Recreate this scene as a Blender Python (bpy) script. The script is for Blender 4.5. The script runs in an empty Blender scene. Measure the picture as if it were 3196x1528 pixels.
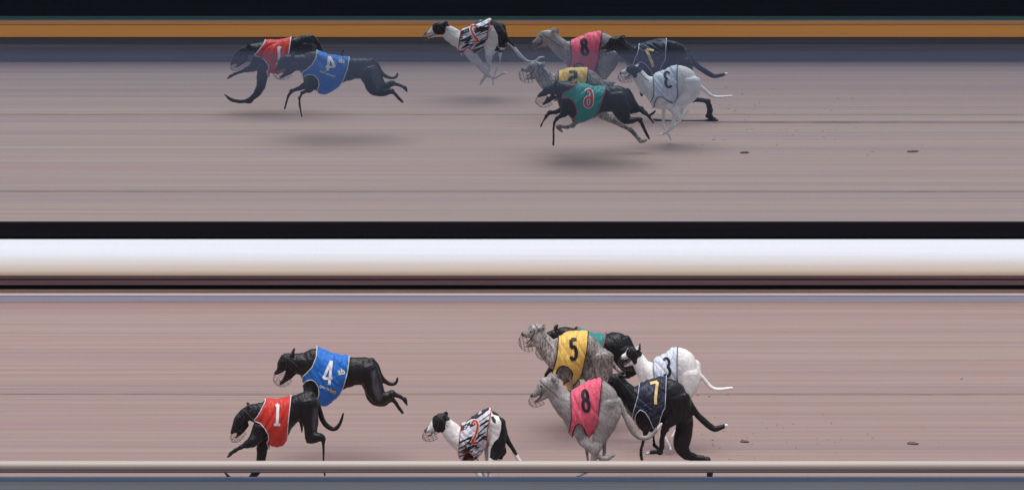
import bpy, bmesh, math, random
from mathutils import Vector, noise, Matrix
from mathutils.bvhtree import BVHTree
from mathutils.geometry import intersect_point_line

random.seed(4)
SC = bpy.context.scene
COL = SC.collection

# ------------------------------------------------------------------ camera, light, exposure
S = 335.0                                  # picture pixels (3196 wide) per metre
TH = math.radians(15.0); SN = math.sin(TH); CS = math.cos(TH)
cam_d = bpy.data.cameras.new('camera'); cam = bpy.data.objects.new('camera', cam_d); COL.objects.link(cam)
cam_d.type = 'ORTHO'; cam_d.ortho_scale = 3196 / S
K0 = (939 - 764) / S                       # height of the picture centre along the view's up axis
cam.location = Vector((0, SN * K0, CS * K0)) - Vector((0, CS, -SN)) * 34
cam.rotation_euler = (math.pi / 2 - TH, 0, 0)
cam_d.clip_start = 0.5; cam_d.clip_end = 400
SC.camera = cam

SUN_EL = math.radians(79); SUN_AZ = math.radians(180)      # high, a little from the camera's side
w = bpy.data.worlds.new('World'); SC.world = w; w.use_nodes = True
nt = w.node_tree; nt.nodes.clear()
sky = nt.nodes.new('ShaderNodeTexSky'); sky.sky_type = 'NISHITA'; sky.sun_disc = False
sky.sun_elevation = SUN_EL; sky.sun_rotation = SUN_AZ; sky.dust_density = 1.5; sky.air_density = 1.0; sky.ozone_density = 1.0
hs = nt.nodes.new('ShaderNodeHueSaturation'); hs.inputs['Saturation'].default_value = 0.55
bg = nt.nodes.new('ShaderNodeBackground'); bg.inputs['Strength'].default_value = 0.075
wo = nt.nodes.new('ShaderNodeOutputWorld')
nt.links.new(sky.outputs[0], hs.inputs['Color']); nt.links.new(hs.outputs[0], bg.inputs['Color']); nt.links.new(bg.outputs[0], wo.inputs[0])
sd = bpy.data.lights.new('sun', 'SUN'); sd.energy = 2.75; sd.angle = math.radians(50); sd.color = (1.0, 0.95, 0.9)
so = bpy.data.objects.new('sun', sd); COL.objects.link(so)
so.rotation_euler = (math.radians(14), 0, 0)               # light comes from above and slightly from -Y
so.rotation_euler = Vector((0, -math.cos(SUN_EL), math.sin(SUN_EL))).to_track_quat('Z', 'Y').to_euler()
SC.view_settings.view_transform = 'Standard'; SC.view_settings.look = 'None'
SC.view_settings.exposure = 0.39; SC.view_settings.gamma = 1.0
SC.view_settings.use_curve_mapping = False
SC.render.engine = 'CYCLES'
SC.cycles.max_bounces = 8; SC.cycles.glossy_bounces = 4; SC.cycles.caustics_reflective = True
SC.cycles.sample_clamp_indirect = 4.0

# ------------------------------------------------------------------ measuring: picture <-> place
P0 = 0.18; RM = 36.0; Y0M = 502
Z0M = ((939 - Y0M) / S - P0 * SN) / CS
def pic_y(Y, z): return 939 - S * (Y * SN + z * CS)
def px_x(x): return (x - 1598) / S
def z_direct(y, Y): return ((939 - y) / S - Y * SN) / CS
def mpt(t):
    a = t / RM
    return P0 + RM - RM * math.cos(a), Z0M + RM * math.sin(a), a
def mt(y):                                 # arc position of the mirror seen at picture row y
    lo, hi = -4, 4
    for _ in range(40):
        m = (lo + hi) / 2; a = mpt(m)
        if pic_y(a[0], a[1]) > y: lo = m
        else: hi = m
    return lo
_mc = {}
def z_mirror(y, Y):                        # height of a point at depth Y that the mirror shows at row y
    k = round(y, 1)
    if k not in _mc:
        py, pz, a = mpt(mt(k)); _mc[k] = (py, pz, math.tan(2 * a - TH))
    py, pz, tn = _mc[k]
    return pz + (py - Y) * tn

FR = {'D': (660, 1060, 2.8, 0), 'M': (660, 80, 2.8, 1), 'D2': (1280, 1240, 4.277, 0), 'M2': (1280, 40, 4.277, 1),
      'A5': (1620, 990, 4.9275, 0), 'A8': (1640, 1150, 3.623, 0), 'A3': (1920, 1060, 4.9275, 0), 'A7': (1880, 1150, 3.623, 0),
      'M8': (1630, 80, 4.9275, 1), 'M6': (1630, 220, 4.927, 1), 'M3': (1920, 180, 4.5625, 1), 'M7': (1860, 100, 4.107, 1)}
def P(fr, u, v, Y):
    x0, y0, k, m = FR[fr]
    y = y0 + v / k
    return Vector((px_x(x0 + u / k), Y, z_mirror(y, Y) if m else z_direct(y, Y)))

# ------------------------------------------------------------------ materials
def lin(c): return tuple(((v / 255) / 12.92 if v / 255 <= .04045 else ((v / 255 + .055) / 1.055) ** 2.4) for v in c)
def mat(name, col, rough=.6, metal=0., spec=.5, streak=0., bump=0., grain=0., cols2=None, sscale=(0.35, 60, 60), gs=180):
    m = bpy.data.materials.new(name); m.use_nodes = True; n = m.node_tree; b = n.nodes['Principled BSDF']
    b.inputs['Base Color'].default_value = (*col, 1); b.inputs['Roughness'].default_value = rough
    b.inputs['Metallic'].default_value = metal; b.inputs['Specular IOR Level'].default_value = spec
    if streak or grain or bump:
        tc = n.nodes.new('ShaderNodeTexCoord'); last = None
        def nz(scale, det, vec=(1, 1, 1)):
            mp = n.nodes.new('ShaderNodeMapping'); mp.inputs['Scale'].default_value = vec
            t = n.nodes.new('ShaderNodeTexNoise'); t.inputs['Scale'].default_value = scale; t.inputs['Detail'].default_value = det
            n.links.new(tc.outputs['Object'], mp.inputs[0]); n.links.new(mp.outputs[0], t.inputs[0]); return t
        colsock = None
        def mul(prev, t, amt, c2=None):
            rp = n.nodes.new('ShaderNodeMapRange'); rp.inputs[1].default_value = .3; rp.inputs[2].default_value = .7
            n.links.new(t.outputs[0], rp.inputs[0])
            mx = n.nodes.new('ShaderNodeMix'); mx.data_type = 'RGBA'
            mx.inputs[6].default_value = (*[c * (1 - amt) for c in col], 1) if c2 is None else (*c2, 1)
            mx.inputs[7].default_value = (*[min(1, c * (1 + amt)) for c in col], 1)
            n.links.new(rp.outputs[0], mx.inputs[0])
            if prev is None: return mx.outputs[2]
            m2 = n.nodes.new('ShaderNodeMix'); m2.data_type = 'RGBA'; m2.inputs[0].default_value = .5
            n.links.new(prev, m2.inputs[6]); n.links.new(mx.outputs[2], m2.inputs[7]); return m2.outputs[2]
        if streak: colsock = mul(None, nz(1, 6, sscale), streak, cols2)
        if grain: colsock = mul(colsock, nz(gs, 3), grain)
        if colsock: n.links.new(colsock, b.inputs['Base Color'])
        if bump:
            bp = n.nodes.new('ShaderNodeBump'); bp.inputs['Strength'].default_value = bump; bp.inputs['Distance'].default_value = .01
            t = nz(1, 5, (sscale[0] * 4, sscale[1], sscale[2])) if streak else nz(gs, 3)
            n.links.new(t.outputs[0], bp.inputs['Height']); n.links.new(bp.outputs[0], b.inputs['Normal'])
    return m

# ------------------------------------------------------------------ object helpers
def link_mesh(name, verts, faces, m, parent=None, smooth=False, origin=Vector((0, 0, 0))):
    me = bpy.data.meshes.new(name); me.from_pydata([Vector(v) - origin for v in verts], [], faces); me.update()
    if smooth:
        me.polygons.foreach_set('use_smooth', [True] * len(me.polygons))
    if m: me.materials.append(m)
    o = bpy.data.objects.new(name, me); COL.objects.link(o)
    if parent: o.parent = parent
    return o
def tag(o, label=None, cat=None, group=None, kind=None):
    if label: o['label'] = label
    if cat: o['category'] = cat
    if group: o['group'] = group
    if kind: o['kind'] = kind
    return o
def empty(name, loc):
    o = bpy.data.objects.new(name, None); o.location = loc; COL.objects.link(o); o.empty_display_size = .2; return o
LX = 24.0
def extrude(name, prof, m, parent=None, x0=-LX, x1=LX, origin=Vector((0, 0, 0)), smooth=False, bevel=0):
    """a closed (Y,z) profile run along the track"""
    n = len(prof)
    v = [(x0, p[0], p[1]) for p in prof] + [(x1, p[0], p[1]) for p in prof]
    f = [(i, (i + 1) % n, n + (i + 1) % n, n + i) for i in range(n)] + [tuple(range(n - 1, -1, -1)), tuple(range(n, 2 * n))]
    o = link_mesh(name, v, f, m, parent, smooth, origin)
    bm = bmesh.new(); bm.from_mesh(o.data); bmesh.ops.recalc_face_normals(bm, faces=bm.faces); bm.to_mesh(o.data); bm.free()
    if bevel:
        bv = o.modifiers.new('bevel', 'BEVEL'); bv.width = bevel; bv.segments = 2; bv.limit_method = 'ANGLE'
    return o
def box(y0, y1, z0, z1): return [(y0, z0), (y1, z0), (y1, z1), (y0, z1)]
def tube_prof(yc, zc, ry, rz, n=28): return [(yc + ry * math.cos(2 * math.pi * i / n), zc + rz * math.sin(2 * math.pi * i / n)) for i in range(n)]

# ------------------------------------------------------------------ setting: sand
sand = mat('sand', (.300, .218, .203), .95, spec=.15, streak=.13, bump=.3, grain=.12, sscale=(.16, 60, 1), gs=220)
def sand_sheet():
    m = sand; n = m.node_tree; b = n.nodes['Principled BSDF']
    # a second, coarser family of raked lines, and loose tone changes across the track
    tc = n.nodes.new('ShaderNodeTexCoord'); prev = b.inputs['Base Color'].links[0].from_socket
    for sc, lo, hi in (((.12, 11, 1), (.95, .90, .95), (1.03, 1.08, 1.02)), ((.04, 34, 1), (.90, .90, .93), (1.05, 1.06, 1.05)), ((.03, 150, 1), (.80, .80, .84), (1.10, 1.10, 1.10)), ((.3, 26, 1), (1.0, .975, 1.02), (1.0, 1.03, .98)), ((.02, 2.4, 1), (.95, .97, 1.0), (1.05, 1.03, 1.0))):
        mp = n.nodes.new('ShaderNodeMapping'); mp.inputs['Scale'].default_value = sc
        t = n.nodes.new('ShaderNodeTexNoise'); t.inputs['Scale'].default_value = 1; t.inputs['Detail'].default_value = 3
        rp = n.nodes.new('ShaderNodeMapRange'); rp.inputs[1].default_value = .35; rp.inputs[2].default_value = .65
        mx = n.nodes.new('ShaderNodeMix'); mx.data_type = 'RGBA'; mx.inputs[6].default_value = (*lo, 1); mx.inputs[7].default_value = (*hi, 1)
        mu = n.nodes.new('ShaderNodeMix'); mu.data_type = 'RGBA'; mu.blend_type = 'MULTIPLY'; mu.inputs[0].default_value = 1
        n.links.new(tc.outputs['Object'], mp.inputs[0]); n.links.new(mp.outputs[0], t.inputs[0]); n.links.new(t.outputs[0], rp.inputs[0])
        n.links.new(rp.outputs[0], mx.inputs[0]); n.links.new(prev, mu.inputs[6]); n.links.new(mx.outputs[2], mu.inputs[7]); prev = mu.outputs[2]
    n.links.new(prev, b.inputs['Base Color'])
    ys = [-150, -40, -16] + [-12 + .03 * i for i in range(417)] + [4, 40, 150]
    xs = [-150, -30, -12, -9] + [-8 + .5 * i for i in range(33)] + [9, 12, 30, 150]
    v = []; f = []
    for j, y in enumerate(ys):
        rk = (noise.noise(Vector((0, y * 9, 3))) * .004 + noise.noise(Vector((0, y * 30, 7))) * .0022) if -12 < y < .4 else 0
        for x in xs:
            v.append((x, y, rk + (noise.noise(Vector((x * .8, y * 4, 1))) * .0025 if -12 < y < .4 else 0) - .003))
    nx = len(xs)
    for j in range(len(ys) - 1):
        for i in range(nx - 1): f.append((j * nx + i, j * nx + i + 1, (j + 1) * nx + i + 1, (j + 1) * nx + i))
    tag(link_mesh('ground', v, f, m, smooth=True), kind='structure')
sand_sheet()

# ------------------------------------------------------------------ far side: kerb, boards, white bumper, mirror
def zf(y, Y): return z_direct(y, Y)
kerb_m = mat('weathered_steel', (.50, .52, .66), .4, metal=.1, streak=.12, sscale=(.5, 90, 90))
kerb_top = mat('highlight_edge', (.9, .80, .80), .6, streak=.1)  # highlight along the rail's top, put into the cap colour
k = empty('inner_rail', (0, 0, 0))
tag(k, 'long low grey steel kerb rail lying along the inside edge of the sand', 'kerb rail')
extrude('rail_face', box(0, .035, -.02, zf(922, 0)), kerb_m, k, bevel=.003)
extrude('rail_cap', box(-.006, .04, zf(922, 0) + .0005, zf(916.5, 0)), kerb_top, k, bevel=.003)
brd = mat('brown_board', (.50, .34, .25), .8, streak=.3, sscale=(.6, 80, 80))
mar = mat('maroon_board', (.27, .19, .215), .7, streak=.22, sscale=(.6, 70, 70))
blk = mat('black_frame', (.004, .004, .008), .7, spec=.15, streak=.4, sscale=(.6, 60, 60))
gap = mat('dark_board', (.014, .013, .014), .8, streak=.3)
bf = empty('board_fence', (0, .1, 0))
tag(bf, 'low stained board fence between the grey kerb rail and the white padding', 'board fence')
o_ = Vector((0, .1, 0))
extrude('board', box(.05, .075, -.02, zf(903.5, .05)), brd, bf, origin=o_, bevel=.002)
extrude('backing_board', box(.125, .15, -.02, zf(860, .1)), gap, bf, origin=o_)
extrude('board', box(.075, .1, zf(889, .075), zf(873.5, .075)), mar, bf, origin=o_, bevel=.003)
extrude('board', box(.075, .1, zf(870, .075), zf(858, .075)), mar, bf, origin=o_, bevel=.003)

wh = mat('white_vinyl', (.62, .66, .74), .45, streak=.09, cols2=None, grain=.05, gs=60, sscale=(.25, 90, 130), bump=.05)
YB, YT = -.07, .135
zb, zt = zf(860.5, YB), zf(748, YT)
prof = []
NP = 22
for i in range(NP + 1):
    t = i / NP
    prof.append((YB + (YT - YB) * t - .02 * math.sin(math.pi * t) + .012 * max(0, 1 - t / .15) ** 2, zb + (zt - zb) * t))
prof += [(.17, zt), (.17, zb + .05), (.05, zb + .02)]
def beige_foot():
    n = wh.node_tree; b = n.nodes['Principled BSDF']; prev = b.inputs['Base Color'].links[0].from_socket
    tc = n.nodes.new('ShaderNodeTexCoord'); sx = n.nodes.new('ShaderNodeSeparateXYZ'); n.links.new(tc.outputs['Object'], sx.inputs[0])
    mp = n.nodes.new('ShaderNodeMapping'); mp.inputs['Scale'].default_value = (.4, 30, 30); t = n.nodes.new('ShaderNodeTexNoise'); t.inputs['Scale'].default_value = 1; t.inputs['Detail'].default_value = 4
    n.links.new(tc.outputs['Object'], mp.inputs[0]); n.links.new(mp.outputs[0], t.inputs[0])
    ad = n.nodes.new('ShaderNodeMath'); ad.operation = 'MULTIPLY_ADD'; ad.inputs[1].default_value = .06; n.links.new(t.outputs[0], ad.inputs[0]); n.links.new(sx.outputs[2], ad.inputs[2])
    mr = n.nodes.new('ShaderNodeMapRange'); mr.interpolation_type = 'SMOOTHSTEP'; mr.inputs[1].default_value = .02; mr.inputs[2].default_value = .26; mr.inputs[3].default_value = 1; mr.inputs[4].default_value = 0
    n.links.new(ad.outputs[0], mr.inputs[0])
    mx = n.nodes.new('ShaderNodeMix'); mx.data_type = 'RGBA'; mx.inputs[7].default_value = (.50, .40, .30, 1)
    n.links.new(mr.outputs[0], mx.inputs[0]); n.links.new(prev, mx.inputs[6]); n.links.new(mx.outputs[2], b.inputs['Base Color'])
beige_foot()                                     # the cover blends to beige towards its foot
pw = empty('crash_padding', (0, .1, zb)); tag(pw, 'long white vinyl crash padding running under the black mirror frame', 'padding')
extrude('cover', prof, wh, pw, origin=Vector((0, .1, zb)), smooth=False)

# mirror: a tall, very slightly convex sheet
mm = bpy.data.materials.new('mirror_glass'); mm.use_nodes = True; n = mm.node_tree; n.nodes.clear()
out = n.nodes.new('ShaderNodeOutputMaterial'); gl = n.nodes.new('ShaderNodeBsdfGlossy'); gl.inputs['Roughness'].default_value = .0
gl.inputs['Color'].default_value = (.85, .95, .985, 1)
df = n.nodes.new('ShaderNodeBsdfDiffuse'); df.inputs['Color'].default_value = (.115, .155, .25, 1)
mix = n.nodes.new('ShaderNodeMixShader'); tc = n.nodes.new('ShaderNodeTexCoord'); sx = n.nodes.new('ShaderNodeSeparateXYZ')
ramp = n.nodes.new('ShaderNodeMapRange')
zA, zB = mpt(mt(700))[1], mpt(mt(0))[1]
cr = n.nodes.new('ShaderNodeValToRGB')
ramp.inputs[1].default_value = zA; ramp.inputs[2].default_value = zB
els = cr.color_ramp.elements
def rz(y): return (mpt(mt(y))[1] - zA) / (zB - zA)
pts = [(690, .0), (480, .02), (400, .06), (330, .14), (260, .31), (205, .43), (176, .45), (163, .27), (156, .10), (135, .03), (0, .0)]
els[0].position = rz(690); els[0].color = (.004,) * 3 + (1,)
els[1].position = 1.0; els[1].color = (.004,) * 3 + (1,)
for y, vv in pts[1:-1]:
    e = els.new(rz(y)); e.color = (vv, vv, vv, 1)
mp = n.nodes.new('ShaderNodeMapping'); mp.inputs['Scale'].default_value = (.3, 1, 45)
tn = n.nodes.new('ShaderNodeTexNoise'); tn.inputs['Scale'].default_value = 1; tn.inputs['Detail'].default_value = 4
ml = n.nodes.new('ShaderNodeMath'); ml.operation = 'MULTIPLY'
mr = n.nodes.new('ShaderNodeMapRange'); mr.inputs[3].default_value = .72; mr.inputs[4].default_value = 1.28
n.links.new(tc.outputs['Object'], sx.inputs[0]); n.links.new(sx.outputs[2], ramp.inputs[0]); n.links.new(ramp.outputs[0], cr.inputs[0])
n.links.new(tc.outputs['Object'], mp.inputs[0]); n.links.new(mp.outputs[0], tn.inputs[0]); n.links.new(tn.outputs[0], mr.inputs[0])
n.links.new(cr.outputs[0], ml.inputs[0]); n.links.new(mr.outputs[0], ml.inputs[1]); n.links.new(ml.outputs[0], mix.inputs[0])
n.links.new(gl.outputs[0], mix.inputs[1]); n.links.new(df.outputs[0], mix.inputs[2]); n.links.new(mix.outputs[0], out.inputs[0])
mroot = empty('finish_mirror', (0, .2, 0))
tag(mroot, 'huge finish line mirror in a black frame behind the white padding, reflecting the race', 'mirror')
t0, t1 = mt(692), mt(-70); NR = 220
vs = []; fs = []
for i in range(NR + 1):
    a = mpt(t0 + (t1 - t0) * i / NR)
    for x in (-8.2, -4, 0, 4, 8.2): vs.append((x, a[0] - .2, a[1]))
for i in range(NR):
    for j in range(4): fs.append((i * 5 + j, i * 5 + j + 1, i * 5 + j + 6, i * 5 + j + 5))
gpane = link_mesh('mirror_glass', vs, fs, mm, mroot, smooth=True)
om = Vector((0, .2, 0))
zbot = mpt(t0)[1]; ztop = mpt(t1)[1]
extrude('backing', box(.25, .30, .0, ztop + .1), blk, mroot, x0=-8.3, x1=8.3, origin=om)
lowf = [(.13, zf(746, .13)), (.13, zf(703, .13)), (.185, zbot + .001), (.25, zbot + .001), (.25, zf(746, .13))]
extrude('frame_bar', [(.185, zf(747.5, .15)), (.150, zf(736, .15)), (.165, zf(694, .165)), (.184, zbot + .001), (.249, zbot + .001), (.249, zf(747.5, .15))], blk, mroot, x0=-8.3, x1=8.3, origin=om)
extrude('frame_bar', box(.12, .249, ztop + .002, ztop + .1), blk, mroot, x0=-8.3, x1=8.3, origin=om)
for s in (-1, 1): extrude('frame_bar', box(.12, .249, zbot + .006, ztop), blk, mroot, x0=8.2 * s - .05 - .05 * s + .05, x1=8.2 * s + .1 if s > 0 else -8.2, origin=om) if s > 0 else extrude('frame_bar', box(.12, .249, zbot + .006, ztop), blk, mroot, x0=-8.3, x1=-8.2, origin=om)

# ------------------------------------------------------------------ near side: outside fence
YF = -10.45
def zm(y, Y=YF): return z_mirror(y, Y)
orange = mat('orange_paint', (1.0, .42, .085), .6, streak=.08, sscale=(.5, 60, 60))
orange2 = mat('orange_lip', (.78, .34, .10), .6, streak=.15, sscale=(.5, 60, 60))
navy = mat('navy_board', (.006, .009, .016), .8, spec=.2, streak=.3, sscale=(.5, 40, 40))
slate = mat('slate_board', (.085, .09, .11), .8, streak=.25, sscale=(.5, 40, 40))
green = mat('green_strip', (.03, .11, .07), .6, streak=.3)
blue = mat('blue_strip', (.12, .22, .50), .5, streak=.3)
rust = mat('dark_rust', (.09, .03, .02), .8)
greyb = mat('grey_blue_board', (.235, .275, .30), .7, streak=.12, sscale=(.5, 55, 55))
blueedge = mat('blue_edge', (.12, .19, .32), .6, streak=.2, sscale=(.5, 55, 55))
tube_m = mat('galvanised_tube', (.40, .36, .335), .5, metal=.0, streak=.06, sscale=(.5, 60, 60))
ff = empty('outside_fence', (0, YF, 0)); of = Vector((0, YF, 0))
tag(ff, 'outside track fence of grey blue boards with an orange inner stripe', 'fence')
zor0, zor1, zor2 = zm(115.5), zm(78), zm(65)
zkk = zm(139)
extrude('kickboard', box(YF - .02, YF - .001, zkk + .001, zor0 - .012), slate, ff, origin=of)
extrude('kickboard', box(YF - .02, YF, -.02, zkk), mat('veil_tone_slate', (.155, .145, .175), .85, streak=.2, sscale=(.5, 40, 40)), ff, origin=of)  # lower strip paler: the mirror's veil of haze put into the board colour
extrude('dark_batten', box(YF - .02, YF + .004, zor0 - .011, zor0), rust, ff, origin=of)  # dark rust-coloured batten under the orange board
extrude('orange_board', box(YF - .02, YF + .02, zor0 + .001, zor1 - .004), orange, ff, origin=of, bevel=.003)
extrude('groove', box(YF - .02, YF + .006, zor1 - .003, zor1 + .003), rust, ff, origin=of)
extrude('orange_board', box(YF - .02, YF + .02, zor1 + .004, zor2), orange2, ff, origin=of, bevel=.002)
extrude('blue_strip', box(YF - .02, YF + .016, zor2 + .001, zm(61.5)), blue, ff, origin=of)
extrude('green_strip', box(YF - .02, YF + .012, zm(61.5) + .001, zm(51)), green, ff, origin=of)
ztb = z_direct(1490, YF - .06)
extrude('top_board', box(YF - .02, YF, zm(51) + .001, ztb - .002), navy, ff, origin=of)
extrude('outer_board', box(YF - .06, YF - .021, .0, ztb - .034), greyb, ff, origin=of)
extrude('outer_board', box(YF - .064, YF - .021, ztb - .033, ztb), blueedge, ff, origin=of, bevel=.003)
for px_ in (-5.4, 5.4, -8.4, 8.4):
    extrude('post', box(YF - .12, YF - .065, 0, ztb + .02), greyb, ff, x0=px_ - .04, x1=px_ + .04, origin=of)
hr = empty('top_rail', (0, YF - .1, ztb)); oh = Vector((0, YF - .1, ztb))
tag(hr, 'pale round galvanised top rail running in front of the dogs above the fence boards', 'rail')
YR = YF - .10
zc1, zc0 = z_direct(1437, YR), z_direct(1463.5, YR)
extrude('tube', tube_prof(YR, (zc0 + zc1) / 2, .046, (zc1 - zc0) / 2 / 1.0), tube_m, hr, origin=oh, smooth=True)
extrude('lower_tube', tube_prof(YR, z_direct(1467.5, YR), .012, .0135), mat('cable_sleeve', (.22, .24, .25), .5, streak=.2), hr, origin=oh, smooth=True)
extrude('cable', tube_prof(YR, z_direct(1472.3, YR), .004, .0055, 10), mat('dark_cable', (.03, .018, .03), .6), hr, origin=oh, smooth=True)
for px_ in (-5.4, 5.4, -8.4, 8.4):
    extrude('bracket', box(YR - .03, YR - .012, ztb - .25, zc0 + .03), tube_m, hr, x0=px_ - .02, x1=px_ + .02, origin=oh)

# ------------------------------------------------------------------ dogs
def cat(p, i, t):
    g = lambda j: p[max(0, min(len(p) - 1, j))]
    a, b, c, d = g(i - 1), g(i), g(i + 1), g(i + 2)
    return tuple(.5 * (2 * b[k] + (c[k] - a[k]) * t + (2 * a[k] - 5 * b[k] + 4 * c[k] - d[k]) * t * t + (3 * b[k] - a[k] - 3 * c[k] + d[k]) * t ** 3) for k in range(len(b)))
def dense(p, sub=4):
    o = []
    for i in range(len(p) - 1):
        for s in range(sub): o.append(cat(p, i, s / sub))
    o.append(p[-1]); return o
def sweep(st, extra=0., n=18, caps=True):
    """st: (x,y,z,r,w) -> closed tube, rings across the path"""
    st = dense(st, 4)
    pts = [Vector(s[:3]) for s in st]; rw = [(max(.003, s[3]) + extra, max(.003, s[4]) + extra) for s in st]
    tg = []
    for i in range(len(pts)):
        a = pts[max(0, i - 1)]; b = pts[min(len(pts) - 1, i + 1)]
        t = (b - a); tg.append(t.normalized() if t.length > 1e-6 else Vector((1, 0, 0)))
    # round ends
    P_, R_, T_ = [], [], []
    for k in (90, 60, 30):
        a = math.radians(k); r0 = min(rw[0])
        P_.append(pts[0] - tg[0] * r0 * math.sin(a)); c = max(.02, math.cos(a)); R_.append((rw[0][0] * c, rw[0][1] * c)); T_.append(tg[0])
    for i in range(len(pts)): P_.append(pts[i]); R_.append(rw[i]); T_.append(tg[i])
    for k in (30, 60, 90):
        a = math.radians(k); r0 = min(rw[-1])
        P_.append(pts[-1] + tg[-1] * r0 * math.sin(a)); c = max(.02, math.cos(a)); R_.append((rw[-1][0] * c, rw[-1][1] * c)); T_.append(tg[-1])
    v = []; f = []
    for p, r, t in zip(P_, R_, T_):
        side = Vector((0, 1, 0)) - t * t.y
        side = side.normalized() if side.length > .2 else Vector((1, 0, 0))
        up = t.cross(side).normalized()
        for k in range(n):
            a = 2 * math.pi * k / n
            v.append(p + up * (math.cos(a) * r[0]) + side * (math.sin(a) * r[1]))
    for i in range(len(P_) - 1):
        for k in range(n):
            f.append((i * n + k, i * n + (k + 1) % n, (i + 1) * n + (k + 1) % n, (i + 1) * n + k))
    f.append(tuple(range(n - 1, -1, -1))); f.append(tuple(range((len(P_) - 1) * n, len(P_) * n)))
    return v, f
def ball(c, r, n=8):
    st = [(c[0] - r[0] * .5, c[1], c[2], r[2] * .85, r[1] * .85), (c[0], c[1], c[2], r[2], r[1]), (c[0] + r[0] * .5, c[1], c[2], r[2] * .85, r[1] * .85)]
    return sweep(st, n=12)
def loft(st, extra=0., n=26):
    """torso: vertical slices (x, Y, ztop, zbot, w)"""
    st = dense(st, 4); v = []; f = []
    rings = []
    s0, s1 = st[0], st[-1]
    def ring(x, Y, zt_, zb_, w_):
        zc = (zt_ + zb_) / 2; r = (zt_ - zb_) / 2 + extra; w2 = w_ + extra; o = []
        for k in range(n):
            a = 2 * math.pi * k / n; c, s = math.cos(a), math.sin(a)
            # keel-like chest: widest above the middle, narrower below
            ww = w2 * (1 - .18 * max(0, -c)) * abs(s) ** .85 * (1 if s >= 0 else -1)
            o.append(Vector((x, Y + ww, zc + c * r)))
        return o
    def shrink(s, d, q):
        zc = (s[2] + s[3]) / 2; h = (s[2] - s[3]) / 2
        return (s[0] + d, s[1], zc + h * q, zc - h * q, s[4] * q)
    e = extra
    rings = [ring(*shrink(s0, -.03 - e, .1)), ring(*shrink(s0, -.022 - e, .6)), ring(*shrink(s0, -.010 - e, .88))]
    rings += [ring(*s) for s in st]
    rings += [ring(*shrink(s1, .010 + e, .85)), ring(*shrink(s1, .022 + e, .55)), ring(*shrink(s1, .03 + e, .1))]
    for r in rings: v += r
    for i in range(len(rings) - 1):
        for k in range(n): f.append((i * n + k, i * n + (k + 1) % n, (i + 1) * n + (k + 1) % n, (i + 1) * n + k))
    f.append(tuple(range(n - 1, -1, -1))); f.append(tuple(range((len(rings) - 1) * n, len(rings) * n)))
    return v, f
def fuse(parts, voxel, smooth_it, fac=.5):
    """one continuous surface out of overlapping closed tubes"""
    V = []; F = []
    for v, f in parts:
        o = len(V); V += [tuple(p) for p in v]; F += [tuple(i + o for i in q) for q in f]
    me = bpy.data.meshes.new('tmp'); me.from_pydata(V, [], F)
    bm = bmesh.new(); bm.from_mesh(me); bmesh.ops.recalc_face_normals(bm, faces=bm.faces); bm.to_mesh(me); bm.free()
    ob = bpy.data.objects.new('tmp', me); COL.objects.link(ob)
    r = ob.modifiers.new('r', 'REMESH'); r.mode = 'VOXEL'; r.voxel_size = voxel; r.adaptivity = 0
    if smooth_it:
        s = ob.modifiers.new('s', 'SMOOTH'); s.factor = fac; s.iterations = smooth_it
    dg = bpy.context.evaluated_depsgraph_get(); ev = ob.evaluated_get(dg)
    out = bpy.data.meshes.new_from_object(ev); bpy.data.objects.remove(ob); bpy.data.meshes.remove(me)
    return out
def in_poly(x, y, poly):
    c = False; j = len(poly) - 1
    for i in range(len(poly)):
        xi, yi = poly[i]; xj, yj = poly[j]
        if (yi > y) != (yj > y) and x < (xj - xi) * (y - yi) / (yj - yi) + xi: c = not c
        j = i
    return c
def near_poly(x, y, poly):
    best = None; bd = 1e9
    for i in range(len(poly)):
        ax, ay = poly[i]; bx, by = poly[(i + 1) % len(poly)]
        dx, dy = bx - ax, by - ay; L = dx * dx + dy * dy
        t = max(0, min(1, ((x - ax) * dx + (y - ay) * dy) / L)) if L else 0
        px, py = ax + t * dx, ay + t * dy; d = (px - x) ** 2 + (py - y) ** 2
        if d < bd: bd = d; best = (px, py)
    return best, math.sqrt(bd)

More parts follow.
